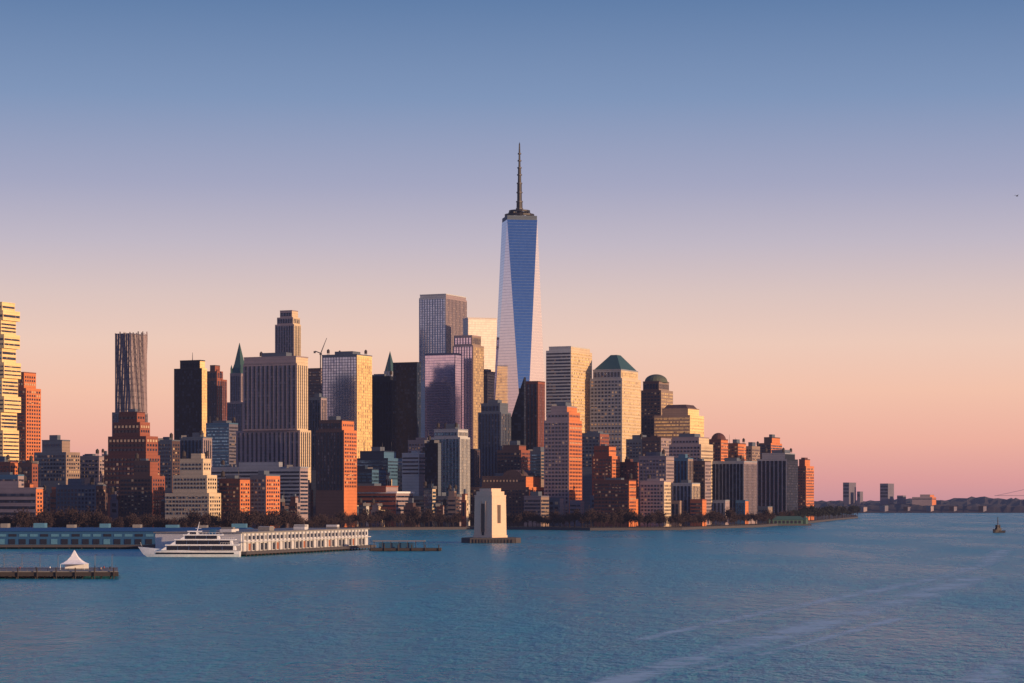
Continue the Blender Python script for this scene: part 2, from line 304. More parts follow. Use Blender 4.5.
m=M(); m.prism([(p[0]*.985,p[1]*.985) for p in top],zt,zt+6,[0]*4,0); m.build('roof_parapet',W['steel'],root)
zr=zt+6
m=M(); m.lathe(0,0,[(21,zr+1),(21,zr+4),(18,zr+4),(18,zr+1),(21,zr+1)],24); m.lathe(0,0,[(15,zr+7),(15,zr+9.5),(13,zr+9.5),(13,zr+7),(15,zr+7)],24)
for i in range(12):
    a=i*math.pi/6; m.tube((19.5*math.cos(a),19.5*math.sin(a),zr-2),(14.3*math.cos(a+.2),14.3*math.sin(a+.2),zr+8),.6,.6,4); m.tube((0,0,zr+7),(19*math.cos(a),19*math.sin(a),zr+2),.5,.5,4)
ring=m.build('antenna_ring',P['dark'],root)
tip=Z(142,D0)-GZ
m=M(); prof=[(4.6,zr-5),(4.2,zr+22),(3.4,zr+22),(3.2,zr+48),(2.5,zr+48),(2.2,zr+70),(1.6,zr+70),(1.3,zr+88),(.9,tip-3),(.0,tip)]
m.lathe(0,0,prof,8); spire=m.build('spire',P['dark'],root)
for z_ in (12,22,35,48,60,70,80,90):
    m=M(); rr=5.6-z_*.035; m.lathe(0,0,[(rr,zr+z_-.9),(rr,zr+z_+.9),(.5,zr+z_+.9),(.5,zr+z_-.9),(rr,zr+z_-.9)],8); m.build('spire_collar',P['metal'],spire)
b=bld('grey_tower','squat dark grey block left of the spire skyscraper base',OB,3250,'grey',[(478,501,511,412,'S5:gd','S5:gw'),(481,500,508,404,'S5:gd','')],yb=480)
mast(b,10)
b=bld('red_tower','dark red slab rising in front of the spire skyscraper base',T,3300,'dbrick',[(526,538,545,382,'S5:gd:.5','S4:gd:.4')],yb=470,pent=False,wall2='brick')
b=bld('reflection_block','dark added block standing in for reflected buildings on the spire skyscraper',OB,3280,'dark',[(504,524,526,440,'C3:gk','')],yb=470,pent=False)  # added block imitating the dark reflection on the skyscraper's front facet
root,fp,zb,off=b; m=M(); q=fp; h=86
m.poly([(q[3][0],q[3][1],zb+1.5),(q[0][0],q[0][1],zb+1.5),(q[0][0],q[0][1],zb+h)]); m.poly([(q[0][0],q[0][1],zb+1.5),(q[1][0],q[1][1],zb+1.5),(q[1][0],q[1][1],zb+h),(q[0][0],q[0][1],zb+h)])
m.poly([(q[3][0],q[3][1],zb+1.5),(q[0][0],q[0][1],zb+h),(q[1][0],q[1][1],zb+h),(q[2][0],q[2][1],zb+1.5)]); m.poly([(q[1][0],q[1][1],zb+1.5),(q[2][0],q[2][1],zb+1.5),(q[1][0],q[1][1],zb+h)]); m.build('reflection_wedge',G['gk'],root,off)  # dark wedge shaped like the reflection, not a real roof
b=bld('banded_tower','broad office tower with pale horizontal bands right of the spire skyscraper',T,3480,'white',[(546,571,592,350,'B4.6:gw:.5','B4.6:gg:.5'),(549,571,590,347,'','',1)],yb=440,wall2='cream',pent=False)
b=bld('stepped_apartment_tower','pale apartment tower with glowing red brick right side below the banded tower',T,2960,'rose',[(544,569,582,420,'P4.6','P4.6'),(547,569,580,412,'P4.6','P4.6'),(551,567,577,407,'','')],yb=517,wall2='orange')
b=bld('pyramid_roof_tower','cream gridded office tower topped by a dark teal pyramid roof',T,3500,'lgrey',[(590,622,641,378,'P5.2:gp:.55','P5.2:gg:.5'),(593,621,638,370,'S5.2:gw','S5:gg')],yb=455,pent=False,wall2='cream')
pyr(b,W['copper'],24,1.0,.22)
b=bld('dome_tower','brown office tower topped by a low dull green dome',T,3640,'brown',[(640,661,673,390,'P5:gp:.5','P5:gg:.5'),(643,659,669,382,'S5:gd','S5:gd')],yb=460,pent=False,wall2='tan')
root,fp,zb,off=b; c=(sum(p[0] for p in fp)/4,sum(p[1] for p in fp)/4); m=M(); rr=18
m.lathe(c[0],c[1],[(rr,zb),(rr,zb+2)]+[(rr*.96*math.cos(R(a)),zb+2+11*math.sin(R(a))) for a in range(0,91,10)],20); m.build('dome',W['bronze'],root,off)
b=bld('gold_lit_stepped_block','broad gold lit office block with stepped mansard top right of the dome tower',OB,3560,'tan',[(654,690,704,415,'B4.6:gg:.5','P5:gg:.5'),(662,688,699,409,'','')],yb=440,pent=False,wall2='gold')
pyr(b,W['brown'],7,.96,.7,'mansard_roof')
b=bld('domed_red_block','small dark red block with rounded top right of the gold stepped block',OB,3500,'dbrick',[(709,721,728,440,'P4.6','P4.6')],yb=462,pent=False,wall2='orange')
root,fp,zb,off=b; c=(sum(p[0] for p in fp)/4,sum(p[1] for p in fp)/4); m=M(); m.lathe(c[0],c[1],[(11*math.cos(R(a)),zb+11*math.sin(R(a))) for a in range(0,91,15)],14); m.build('rounded_roof',W['dbrick'],root,off)
SP=[
('apartment_block','cream and pink apartment block below the gold stepped block',AB,3180,'rose',[(669,701,713,444,'P4.6','P4.6'),(672,699,709,438,'P4.6','')],518,'cream'),
('brick_block','small brick block in the back row right of the rounded red block',AB,3620,'dbrick',[(727,738,746,444,'P4.6','P4.6')],465,'orange'),
('tan_block','tan flat topped block in the back row, partly behind the dark framed block',AB,3700,'tan',[(742,752,760,447,'P4.6','P4.6')],465,'tan'),
('orange_block','orange lit block standing above the ribbed waterfront block at right',AB,3800,'brown',[(757,771,782,443,'B4:gw','B4'),(764,772,780,438,'','')],460,'orange'),
('dark_framed_block','dark glass apartment block in a pale frame near the right end of the skyline',AB,3200,'lgrey',[(708,744,757,462,'S5:gk:.75','S5:gd:.5')],517,'rose'),
('ribbed_block','dark apartment block with pale vertical ribs near the right end of the skyline',AB,3560,'lgrey',[(757,787,798,459,'S6.4:gk:.7','S5:gd'),(762,785,795,454,'','')],515,'dark'),
('end_brick_tower','narrow orange brick block ending the skyline on the right',AB,3800,'dbrick',[(797,806,814,466,'P4.6','P4.6'),(799,805,810,460,'','')],513,'orange'),
('brick_apartments','dark red brick apartment tower with stepped top right of the glowing brick side',AB,2980,'dbrick',[(592,612,620,456,'P4.4','P4.4'),(594,609,616,447,'P4.4','P4.4')],518,'orange'),
('brick_apartments','red grey brick apartment tower, middle of the waterfront brick cluster',AB,3000,'dbrick',[(617,634,643,463,'P4.4','P4.4')],518,'brick'),
('low_brick_block','low dark red brick block nearest the water in the brick cluster',AB,2880,'dbrick',[(594,629,636,481,'P4.2','P4.2')],521,'orange'),
('dark_block','dark block rising behind the waterfront brick cluster',AB,3150,'grey',[(581,600,609,434,'P4.6','P4.6')],470,'brick'),
('tan_apartments','tan apartment block with pale top floors left of the blue grey block',AB,2960,'mauve',[(639,666,674,457,'P4.4','P4.4')],520,'rose'),
('blue_grey_block','narrow blue grey apartment block in the middle of the right waterfront',AB,3040,'blue',[(673,688,693,459,'S5:gd','S5:gd')],520,'tan'),
('low_pale_block','low pale apartment block at the water under the blue grey block',AB,2960,'lgrey',[(672,692,700,484,'S5:gd:.6','S5')],521,'cream'),
('low_tan_block','low tan apartment block at the water left of the low pale block',AB,2890,'rose',[(640,664,671,482,'P4.2','P4.2')],521,'cream'),
('pink_block','pink brown apartment block between the blue grey and dark framed blocks',AB,3060,'brown',[(692,705,711,462,'P4.4','P4.4')],518,'rose'),
('brown_block','low brown block beneath the dark red slab at the skyscraper base',AB,3050,'brown',[(497,521,530,450,'P4.6','P4.6'),(503,519,526,446,'','')],475,'brick'),
('glass_midrise','blue grey glass midrise right of the red slab at the skyscraper foot',OB,3120,'grey',[(528,541,548,452,'B4:gb','B4:gb')],480,'tan'),
('ribbed_white_block','blue apartment tower with pale vertical ribs and stepped top near centre left',AB,2960,'lgrey',[(428,460,470,437,'S4.6:gb:.66','S4:gw:.4'),(434,458,468,430,'S4.6:gb:.66','S4')],505,'white'),
('dark_glass_slab','narrow dark glass slab left of the blue ribbed apartment tower',AB,2930,'dark',[(425,438,441,443,'C4:gk','')],507,'grey'),
('white_block','small white block left of the narrow dark glass slab',OB,3000,'white',[(402,419,427,454,'B4:gd:.4','B4:gd:.4')],475,'rose'),
('teal_glass_block','blue glass block with flat roof right of the orange brick tower',OB,3060,'navy',[(356,388,404,458,'B4:gb:.6','B4:gb:.5'),(360,384,396,452,'','')],480,'blue'),
('low_glass_block','low blue glass block in front of the flat roofed blue glass block',OB,3000,'navy',[(344,372,386,470,'B4:gb:.6','B4:gb:.6')],490,'blue'),
('orange_brick_tower','orange brick apartment tower with shaded left side near centre left',T,2830,'brown',[(316,344,357,430,'S4.6:gd:.5','P4.4'),(319,342,354,421,'S4.6:gd:.5','P4.4')],490,'orange'),
('slim_grey_tower','slim grey tower just left of the orange brick tower',T,3000,'grey',[(309,321,327,398,'S4:gd','S4')],470,'rose'),
('curved_brick_hall','long low pinkish brick hall with wide white roof behind the promenade trees',OB,2880,'brick',[(326,396,413,492,'B5:gd:.4','B5:gd:.4'),(342,386,398,487,'B5:gd','')],517,'rose'),
('banded_white_building','long white building with horizontal window bands below the wide stone tower',OB,2600,'lgrey',[(211,300,308,468,'B4:gd:.5','B4:gd:.5')],515,'rose'),
('cream_deco_building','cream stepped building glowing beside the white banded building',OB,2400,'cream',[(165,209,221,493,'P4','P4'),(173,207,217,475,'P4','P4'),(180,203,211,460,'P4','P4')],516,'cream'),
('brick_warehouse','orange brick warehouse just right of the cream stepped building',OB,2420,'dbrick',[(219,240,250,480,'P4','P4')],516,'orange'),
('brick_warehouse','orange and grey brick warehouse, right one of the warehouse pair',OB,2430,'grey',[(250,266,280,476,'P4','P4')],516,'orange'),
('pink_low_building','long low pink brick building with blue roof at the far left',OB,2330,'rose',[(-30,36,43,489,'B5:gd:.45','P4')],517,'orange'),
('blue_roof_block','small blue grey block above the long pink building at far left',OB,2420,'blue',[(-12,18,24,476,'B4','B4')],495,'rose'),
('red_block','small red brick block below the gold stacked tower',OB,2700,'brick',[(-14,10,18,463,'P4.4','P4.4')],482,'orange'),
('dark_block','small dark block under the orange brick slab tower at left',OB,2680,'brown',[(18,32,38,464,'P4.4','P4.4')],482,'brick'),
('grey_block','grey brown block with roof tanks left of the ziggurat building',OB,2740,'grey',[(34,66,80,452,'P4.4','P4.4'),(42,62,70,441,'P4.4','')],485,'tan'),
('brown_block','low brown block between the grey block and the ziggurat building',OB,2790,'mauve',[(78,99,107,457,'P4.4','P4.4')],480,'rose'),
('grey_block','broad grey block in front of the ziggurat building at left',OB,2480,'grey',[(56,96,106,486,'P4.2','P4.2')],516,'brown'),
('brick_block','red brown block at the right foot of the ziggurat building',OB,2500,'brown',[(120,152,165,476,'P4.2','P4.2'),(134,150,158,462,'P4.2','')],516,'brick'),
('grey_block','narrow grey block between the ziggurat building and black tower',OB,2800,'grey',[(158,172,180,441,'P4.4','P4.4')],490,'brown'),
('blue_grey_slab','blue grey slab right below the red brown tower',OB,3000,'blue',[(206,229,238,424,'B4.2:gb:.5','B4.2')],470,'mauve'),
('grey_slab','grey slab at the foot of the black tower',OB,2820,'steel',[(180,203,212,438,'S5:gd','S5')],464,'rose'),
('tan_slab','tan slab at the left foot of the wide stone tower',OB,3050,'tan',[(222,240,247,440,'S5:gd','S5')],468,'brick'),
('school_building','wide brown brick building with barrel roof at centre behind the stone river tower',OB,2960,'brown',[(466,529,546,487,'P4.4:gp:.5','P4.4'),(482,526,541,477,'P4.4:gp:.5','')],519,'orange'),
('low_tan_building','low tan building at the waterfront left of the stone river tower',OB,2920,'grey',[(412,452,466,497,'B4','B4')],520,'rose'),
('navy_midrise','navy midrise in front of the lilac glass tower',OB,3100,'navy',[(455,474,480,450,'S5:gd','S5:gd')],490,'brown'),
('grey_midrise','grey midrise at the foot of the dark tower pair',OB,3080,'grey',[(385,404,412,466,'P4.4','P4.4')],490,'tan'),
('brown_midrise','brown midrise behind the small white block',OB,3150,'mauve',[(408,430,440,441,'P4.6','P4.6')],460,'orange'),
('low_grey_hall','low grey hall at the water between school building and pale apartment tower',OB,2900,'mauve',[(524,541,549,497,'B4','B4')],521,'tan'),
('tan_midrise','tan midrise squeezed between pyramid roof tower and dome tower',OB,3400,'grey',[(626,642,652,440,'P4.6','P4.6')],460,'gold'),
('brown_midrise','brown midrise with flat roof in front of the dome tower',OB,3300,'brown',[(642,661,671,438,'P4.6','P4.6')],460,'rose'),
]
for nme,lab,cat,D,w,t,yb,w2 in SP:
    b=bld(nme,lab,cat,D,w,t,yb=yb,wall2=w2,tname='main_block')
    if nme=='curved_brick_hall':
        root,fp,zb,off=b; f0=corners(326,396,413,2880,R(25)); z0=Z(492,2880); c=(sum(p[0] for p in f0)/4,sum(p[1] for p in f0)/4); m=M()
        O=[(c[0]+(p[0]-c[0])*1.03,c[1]+(p[1]-c[1])*1.03) for p in f0]; I=[(c[0]+(p[0]-c[0])*.9,c[1]+(p[1]-c[1])*.9) for p in f0]
        for a in range(4): m.prism([O[a],O[(a+1)%4],I[(a+1)%4],I[a]],z0-1.6,z0+.6,None,0,True)
        m.build('roof_edge',P['white'],root,off)
    if nme=='school_building':
        root,fp,zb,off=b; a=Vector((*fp[3],zb)); c=Vector((*fp[0],zb)); d=Vector((*fp[1],zb))-c; m=M(); n=10
        prof=[(math.cos(math.pi*i/n),math.sin(math.pi*i/n)) for i in range(n+1)]
        e=(c-a); lo=a+e*.45+d*.05; dd=d*.9; w_=e*.22
        pts=[lo+w_*(1-x)+Vector((0,0,9*y+.1)) for x,y in prof]
        for p,q in zip(pts,pts[1:]): m.poly([p,q,q+dd,p+dd])
        m.poly(pts); m.poly([p+dd for p in pts]); m.build('barrel_roof',W['brown'],root,off)
ordn=['first','second','third','fourth','fifth','sixth','seventh','eighth','ninth','tenth','eleventh','twelfth','thirteenth','fourteenth','fifteenth','sixteenth','seventeenth','eighteenth','nineteenth','twentieth','twenty first','twenty second','twenty third','twenty fourth','twenty fifth','twenty sixth','twenty seventh','twenty eighth','twenty ninth','thirtieth','thirty first','thirty second','thirty third','thirty fourth','thirty fifth','thirty sixth']
cols=[('brown','brown'),('grey','grey'),('brick','red brick'),('navy','dark blue'),('mauve','mauve grey'),('lgrey','pale grey'),('dbrick','dark brick'),('steel','steel grey'),('blue','blue'),('tan','tan')]
def rstyle(w):
    if w in ('navy','blue'): return random.choice(['B4:gb:.6','S4:gb:.7','B5:gd:.5','C4:gb'])
    return random.choice(['P3.8','P4.6','P5.5:gp:.45','B4','B5:gd:.4','S5:gd:.5','P6:gp:.6'])
x=-8
for i in range(36):
    wd=random.uniform(7,18); w,cn=cols[(i*3)%10]; yt=random.uniform(488,507); k=random.random()
    if 322<x<412: yt=random.uniform(505,510)
    ti=[(x,x+wd*.7,x+wd,yt,rstyle(w),rstyle(w))]
    if k<.6: ti.append((x+wd*.1,x+wd*.55,x+wd*.7,yt-random.uniform(2,6),rstyle(w),''))
    bld('lowrise_building','low %s block, %s from left in the street row behind the trees'%(cn,ordn[i]),'low building',2540+random.uniform(-40,60) if x<300 else 2860+random.uniform(0,40),w,
        ti,yb=516,wall2=random.choice(['rose','orange','white','brown','cream']),tname='main_block')
    x+=wd+random.uniform(0,3)
    if x>470: break
x=100
for i in range(24):
    wd=random.uniform(9,17); w,cn=cols[(i*7+3)%10]; yt=random.uniform(468,490)
    if 163<x<222 or 300<x<345: x+=wd; continue
    bld('midblock_building','%s building, %s from left between the street row and the towers'%(cn,ordn[i]),'city building',2720+random.uniform(0,120) if x<300 else 3020+random.uniform(0,100),w,
        [(x,x+wd*.7,x+wd,yt+4,rstyle(w),rstyle(w)),(x+wd*.15,x+wd*.6,x+wd*.8,yt,rstyle(w),'')],yb=500,wall2=random.choice(['rose','orange','white','brick','cream']),tname='main_block')
    x+=wd+random.uniform(3,12)
    if x>470: break
x=548
for i in range(12):
    wd=random.uniform(10,18); w,cn=cols[(i*3+1)%10]
    if x>775: break
    bld('lowrise_building','low %s block, %s from left at the right waterfront edge'%(cn,ordn[i]),'low building',2920+random.uniform(-20,40)+max(0,x-690)*6,w,
        [(x,x+wd*.75,x+wd,random.uniform(496,508),rstyle(w),'')],yb=520,wall2=random.choice(['rose','orange','tan']),tname='main_block',pent=False)
    x+=wd+6
x=24
for i in range(28):
    wd=random.uniform(10,20); w,cn=cols[(i*3+2)%10]; yt=random.uniform(434,474) if x>105 else random.uniform(452,474)
    bld('midrise_building','%s midrise, %s from left in the hazy back row of rooftops'%(cn,ordn[i]),'midrise building',3300+random.uniform(0,500),w,
        [(x,x+wd*.7,x+wd,yt+6,'S6:gd','S6:gd' if i%2 else ''),(x+wd*.15,x+wd*.6,x+wd*.85,yt,'S5:gd','')],yb=495,wall2=random.choice(['rose','orange','tan','cream','gold']),tname='main_block')
    x+=wd+random.uniform(6,18)
    if x>700: break
# ------------------------------------------------------------------ far shore, land, water
def shore(px):
    pts=[(-300,2150),(0,2200),(240,2290),(310,2400),(345,2700),(372,2780),(470,2850),(545,2800),(590,2760),(682,2790),(700,2880),(760,3080),(812,3650),(858,4600)]
    for (a,b),(c,d) in zip(pts,pts[1:]):
        if a<=px<=c: return b+(d-b)*(px-a)/(c-a)
    return 4600
pxs=[-300,0,120,240,310,345,372,420,470,545,590,640,682,700,730,760,785,812,835,858]
pl=[(X(p,shore(p)),shore(p)) for p in pxs]+[(X(856,5200),5200),(X(760,6300),6300),(X(-300,6300),6300)]
m=M(); m.prism(pl,-2,GZ,[1]*len(pl),0); o=m.build('ground',[P['ground'],P['stone']]); o['kind']='structure'
m=M(); nx,ny=420,6; pts={}; rh=random.Random(9)
for i in range(nx+1):
    for j in range(ny+1):
        px=-300+i*4.4; D=6480+j*90+j*j*60
        h=-1.0 if j==0 else (12+j*4.8)*(.76+.14*math.sin(i*.07+j)+.08*math.sin(i*.31+j*2)+.28*rh.random())
        pts[i,j]=(X(px,D),D,h)
for i in range(nx):
    for j in range(ny): m.poly([pts[i,j],pts[i+1,j],pts[i+1,j+1],pts[i,j+1]])
o=m.build('hills',P['far']); o['kind']='structure'
FB=[(843,849,856,483),(857,860,863,492),(880,888,894,484),(897,903,906,496)]
labs=['distant twin block, taller left one on the far shore','tiny slab just right of the taller left block on the far shore','distant square tower right of middle on the far shore','tiny block just right of the square tower on the far shore']
for (a,b_,c,y),lab in zip(FB,labs): bld('distant_block',lab,'distant building',6900,'mauve',[(a,b_,c,y,'B9:gd','')],yb=498,pent=False,wall2='mauve',tname='main_block')
bld('long_warm_building','long low orange lit building across the far shore at right','distant building',6800,'rose',[(912,932,951,497,'B6:gd:.4','B6:gd:.4'),(920,930,944,495,'','')],yaw=16,yb=500,pent=False,wall2='orange',tname='main_block')
x=834
for i in range(7):
    wd=random.uniform(5,9); bld('shore_warehouse','tiny warehouse on the far shore waterfront, %s from left'%ordn[i],'warehouse',6440+random.uniform(60,90),random.choice(['mauve','brown','steel']),[(x,x+wd*.6,x+wd,random.uniform(506,508),'','')],yaw=30,pent=False,wall2=random.choice(['rose','mauve']),tname='main_block')
    x+=wd+random.uniform(12,22)
Db=15500; r=thing('suspension_bridge','faint suspension bridge on the horizon at the right edge','bridge',(X(1060,Db),Db,0))
BR=plain('bridge_steel',(.22,.15,.19),.8)
m=M(); m.box(-420,900,-12,12,62,65); m.build('deck',BR,r)
for xx in (-20,820):
    m=M(); m.box(xx-8,xx+8,-18,-10,0,160); m.box(xx-8,xx+8,10,18,0,160); m.box(xx-7,xx+7,-11,11,145,155); m.box(xx-7,xx+7,-11,11,90,100); m.build('bridge_tower',BR,r)
for yy in (-14,14):
    m=M(); pr=None
    for i in range(31):
        xx=-20+840*i/30; zz=70+88*((i-15)/15)**2
        if pr: m.tube(pr,(xx,yy,zz),.7,.7,4)
        pr=(xx,yy,zz)
    pr=(-20,yy,158)
    for i in range(1,9):
        q=(-20-400*i/8,yy,158-96*(i/8)**.85); m.tube(pr,q,.7,.7,4); pr=q
    m.build('main_cable',BR,r)
# water
m_,nt=nm('river_water')
g=N(nt,'ShaderNodeNewGeometry'); mp=N(nt,'ShaderNodeMapping'); nt.links.new(g.outputs['Position'],mp.inputs[0]); mp.inputs['Rotation'].default_value=(0,0,.35); mp.inputs['Scale'].default_value=(1,.5,1)
mp2=N(nt,'ShaderNodeMapping'); nt.links.new(g.outputs['Position'],mp2.inputs[0]); mp2.inputs['Rotation'].default_value=(0,0,-.12); mp2.inputs['Scale'].default_value=(1,.22,1)
n1=noise(nt,.55,4,mp.outputs[0]); n2=noise(nt,.12,4,mp.outputs[0],.65); n3=noise(nt,.010,5,mp2.outputs[0],.65)
h=mth(nt,'ADD',mth(nt,'MULTIPLY',n1,.7),mth(nt,'MULTIPLY',n2,2.0))
bp=N(nt,'ShaderNodeBump'); bp.inputs['Strength'].default_value=1.0; bp.inputs['Distance'].default_value=2.0; nt.links.new(h,bp.inputs['Height'])
patch=N(nt,'ShaderNodeMapRange'); patch.inputs['From Min'].default_value=.38; patch.inputs['From Max'].default_value=.62; nt.links.new(n3,patch.inputs['Value'])
n2c=N(nt,'ShaderNodeMapRange'); n2c.inputs['From Min'].default_value=.3; n2c.inputs['From Max'].default_value=.7; nt.links.new(n2,n2c.inputs['Value'])
n1c=N(nt,'ShaderNodeMapRange'); n1c.inputs['From Min'].default_value=.35; n1c.inputs['From Max'].default_value=.65; nt.links.new(n1,n1c.inputs['Value'])
pf=mth(nt,'ADD',mth(nt,'MULTIPLY',patch.outputs[0],.45),mth(nt,'ADD',mth(nt,'MULTIPLY',n2c.outputs[0],.3),mth(nt,'MULTIPLY',n1c.outputs[0],.25)))
col=mixc(nt,pf,(.006,.145,.20),(.05,.37,.46))
finish(nt,bsdf(nt,col,mth(nt,'MULTIPLY_ADD',patch.outputs[0],.10,.24),0,.20,bp.outputs[0]),True,200000)
m=M(); m.poly([(-30000,-3000,0),(30000,-3000,0),(30000,60000,0),(-30000,60000,0)]); o=m.build('water',m_); o['kind']='structure'
wm,nt=nm('wake_foam'); uv=N(nt,'ShaderNodeUVMap'); s=N(nt,'ShaderNodeSeparateXYZ'); nt.links.new(uv.outputs[0],s.inputs[0])
ed=mth(nt,'SUBTRACT',1.0,mth(nt,'POWER',mth(nt,'ABSOLUTE',mth(nt,'MULTIPLY_ADD',s.outputs[1],2.0,-1.0)),1.6))
nn=noise(nt,.20,5,None,.7); n4=noise(nt,.03,2)
f=mth(nt,'MULTIPLY',ed,mth(nt,'MULTIPLY_ADD',mth(nt,'ADD',nn,mth(nt,'MULTIPLY',n4,.8)),4.5,-3.35)); f.node.use_clamp=True
f2=mth(nt,'MULTIPLY',f,.62)
tr=N(nt,'ShaderNodeBsdfTransparent'); mx=N(nt,'ShaderNodeMixShader'); nt.links.new(f2,mx.inputs[0]); nt.links.new(tr.outputs[0],mx.inputs[1]); nt.links.new(bsdf(nt,(.72,.92,.98),.7),mx.inputs[2]); finish(nt,mx.outputs[0],False)
def wake(pts,w0,w1):
    m=M(); P3=[]
    for px,py in pts: D=CH*F/(py-HY); P3.append((X(px,D),D))
    n=len(P3)
    for i in range(n-1):
        a=Vector(P3[i]);b=Vector(P3[i+1])
        d0=(Vector(P3[i+1])-Vector(P3[max(i-1,0)])).normalized(); d1=(Vector(P3[min(i+2,n-1)])-a).normalized()
        wa=w0+(w1-w0)*i/(n-1);wb=w0+(w1-w0)*(i+1)/(n-1)
        p0=a+Vector((-d0.y,d0.x))*wa;p1=a-Vector((-d0.y,d0.x))*wa;q0=b+Vector((-d1.y,d1.x))*wb;q1=b-Vector((-d1.y,d1.x))*wb
        m.poly([(p1.x,p1.y,.05),(q1.x,q1.y,.05),(q0.x,q0.y,.05),(p0.x,p0.y,.05)],[(i,0),(i+1,0),(i+1,1),(i,1)])
    o=m.build('water_wake',wm); o['kind']='structure'
wake([(560,700),(610,684),(660,669),(710,655),(760,641),(810,627),(860,613),(905,600),(945,588),(975,577)],5,12)
wake([(960,700),(985,678),(1010,665),(1040,655)],6,7)
wake([(640,640),(720,622),(800,606),(880,590),(940,578),(985,564),(1003,550)],3,9)
wake([(700,672),(780,650),(850,632),(900,618)],2,3.5)
# ------------------------------------------------------------------ trees
def tree_proto(seed,h,leafy=False):
    rnd=random.Random(seed); r=thing('bare_tree' if not leafy else 'park_tree','x','tree')
    tr=M(); cr=M()
    def branch(p,d,l,rad,lv):
        q=p+d*l; tr.tube(p,q,rad,rad*.62,5 if lv==0 else 3)
        if lv>=3:
            for k in range(20):
                o=q+Vector((rnd.gauss(0,1),rnd.gauss(0,1),rnd.gauss(0,1.1)))*h*.085
                e=Vector((rnd.gauss(0,.7),rnd.gauss(0,.7),rnd.gauss(.7,1))).normalized()*h*(.09 if not leafy else .06)
                w=e.cross(Vector((rnd.random()-.5,rnd.random()-.5,rnd.random()-.5))).normalized()*h*(.019 if not leafy else .04)
                cr.poly([o-w,o+w,o+e])
            return
        for k in range(3 if lv else 4):
            dd=(d*.9+Vector((rnd.uniform(-1,1),rnd.uniform(-1,1),rnd.uniform(-.1,.6)))*.7).normalized(); branch(q-d*l*rnd.uniform(0,.3),dd,l*rnd.uniform(.6,.85),rad*.6,lv+1)
    branch(Vector((0,0,0)),Vector((rnd.uniform(-.05,.05),0,1)).normalized(),h*.3,h*.028,0)
    tr.build('trunk',P['bark'],r); cr.build('crown',P['leaf'] if leafy else P['twig'],r); return r
def grove(protos,rng,label,group,first,k0=1.0):
    rr=random.Random(3)
    for k,(px,dd) in enumerate(rng):
        D=shore(px)+dd; src=protos[k%len(protos)]; s=rr.uniform(.6,1.25)*k0
        loc=(X(px,D),D,GZ)
        if k<len(protos) and first:
            src.location=loc; src['label']=label; src['group']=group
        else:
            o=dup(src,loc,rr.uniform(0,6),label,(s,s,s*rr.uniform(.9,1.2))); o['group']=group
pr=[tree_proto(s,19) for s in (1,2,3,4)]
rr=random.Random(5)
grove(pr,[(i*3.6+rr.uniform(-2,2),rr.uniform(8,70)) for i in range(0,91)],'bare brown tree in the row along the left promenade','bare trees along the left promenade',True)
grove(pr,[(328+i*3.2+rr.uniform(-2,2),rr.uniform(8,50)) for i in range(68)],'bare tree on the shore behind the stone river tower and low dock','bare trees on the shore behind the river tower',False,.9)
grove(pr,[(544+i*2.7+rr.uniform(-2,2),rr.uniform(6,50)) for i in range(92)],'bare tree on the esplanade below the right waterfront blocks','bare trees along the right esplanade',False,.9)
pr2=[tree_proto(s,19,True) for s in (11,12)]
grove(pr2,[(794+i*1.7+rr.uniform(-2,2),rr.uniform(10,160)) for i in range(38)],'dark bushy tree in the park at the tip of the shore','park trees at the tip of the shore',True)
# ------------------------------------------------------------------ piers & river things
def piles(r,x0,x1,y0,z,step,off,par=None):
    x=x0
    while x<=x1:
        m=M(); m.tube((x,y0,-2),(x,y0,z),.35,.35,6); m.build('pile',P['wood'],par or r,off); x+=step
r=thing('tent_pier','low timber pier at lower left carrying a white peaked tent','pier',(X(40,1090),1090,0)); of=tuple(r.location)
xa,xb=X(-60,1075),X(118,1066); xc=X(118,1128)
m=M(); m.prism([(xa,1066),(xb,1066),(xc,1128),(xa,1128)],2.4,3.4,[0]*4,0,True); m.build('deck',P['concrete'],r,of)
m=M(); m.box(xa,xb+.3,1065.2,1065.98,1.2,3.0); m.build('fender',P['wood'],r,of)
piles(r,xa+2,xb-1,1068,2.4,4.2,of)
x=xa+3
while x<xb: m=M(); m.tube((x,1064.6,-2),(x,1064.6,5.0),.3,.3,6); m.build('mooring_pile',P['wood'],r,of); x+=8.5
m=M()
for i in range(27):
    x=xa+1+i*(xb-xa-2)/26; m.tube((x,1067,3.4),(x,1067,4.6),.09,.09,4)
m.box(xa+1,xb-1,1066.9,1067.1,4.5,4.65); m.box(xa+1,xb-1,1066.95,1067.05,3.95,4.05); m.tube((xb-1,1067,4.6),(xc-1,1127,4.6),.08,.08,4); m.build('railing',P['metal'],r,of)
t=thing('peaked_tent','white peaked canopy tent standing on the timber pier','tent',(X(74.5,1092),1092,3.4))
m=M(); pf=[(5.6,2.5),(4.2,3.2),(2.8,4.3),(1.4,6.0),(.5,8.0),(0,8.9)]
for (a,za),(b_,zb_) in zip(pf,pf[1:]):
    A=[(a,-a),(a,a),(-a,a),(-a,-a)];B=[(b_,-b_),(b_,b_),(-b_,b_),(-b_,-b_)]
    for i in range(4):
        j=(i+1)%4; m.poly([(*A[i],za),(*A[j],za),(*B[j],zb_),(*B[i],zb_)])
m.build('canopy',P['canvas'],t)
for sx in (-5.4,5.4):
    for sy in (-5.4,5.4): m=M(); m.tube((sx,sy,0),(sx,sy,2.6),.12,.12,5); m.build('pole',P['white'],t)
m=M(); m.box(-5.3,5.3,5.2,5.3,0.1,2.45); m.build('back_panel',P['canvas'],t)
lp=thing('pier_lamp','slim lamp post on the timber pier','lamp post',(0,0,0),0,'lamp posts on the timber pier')
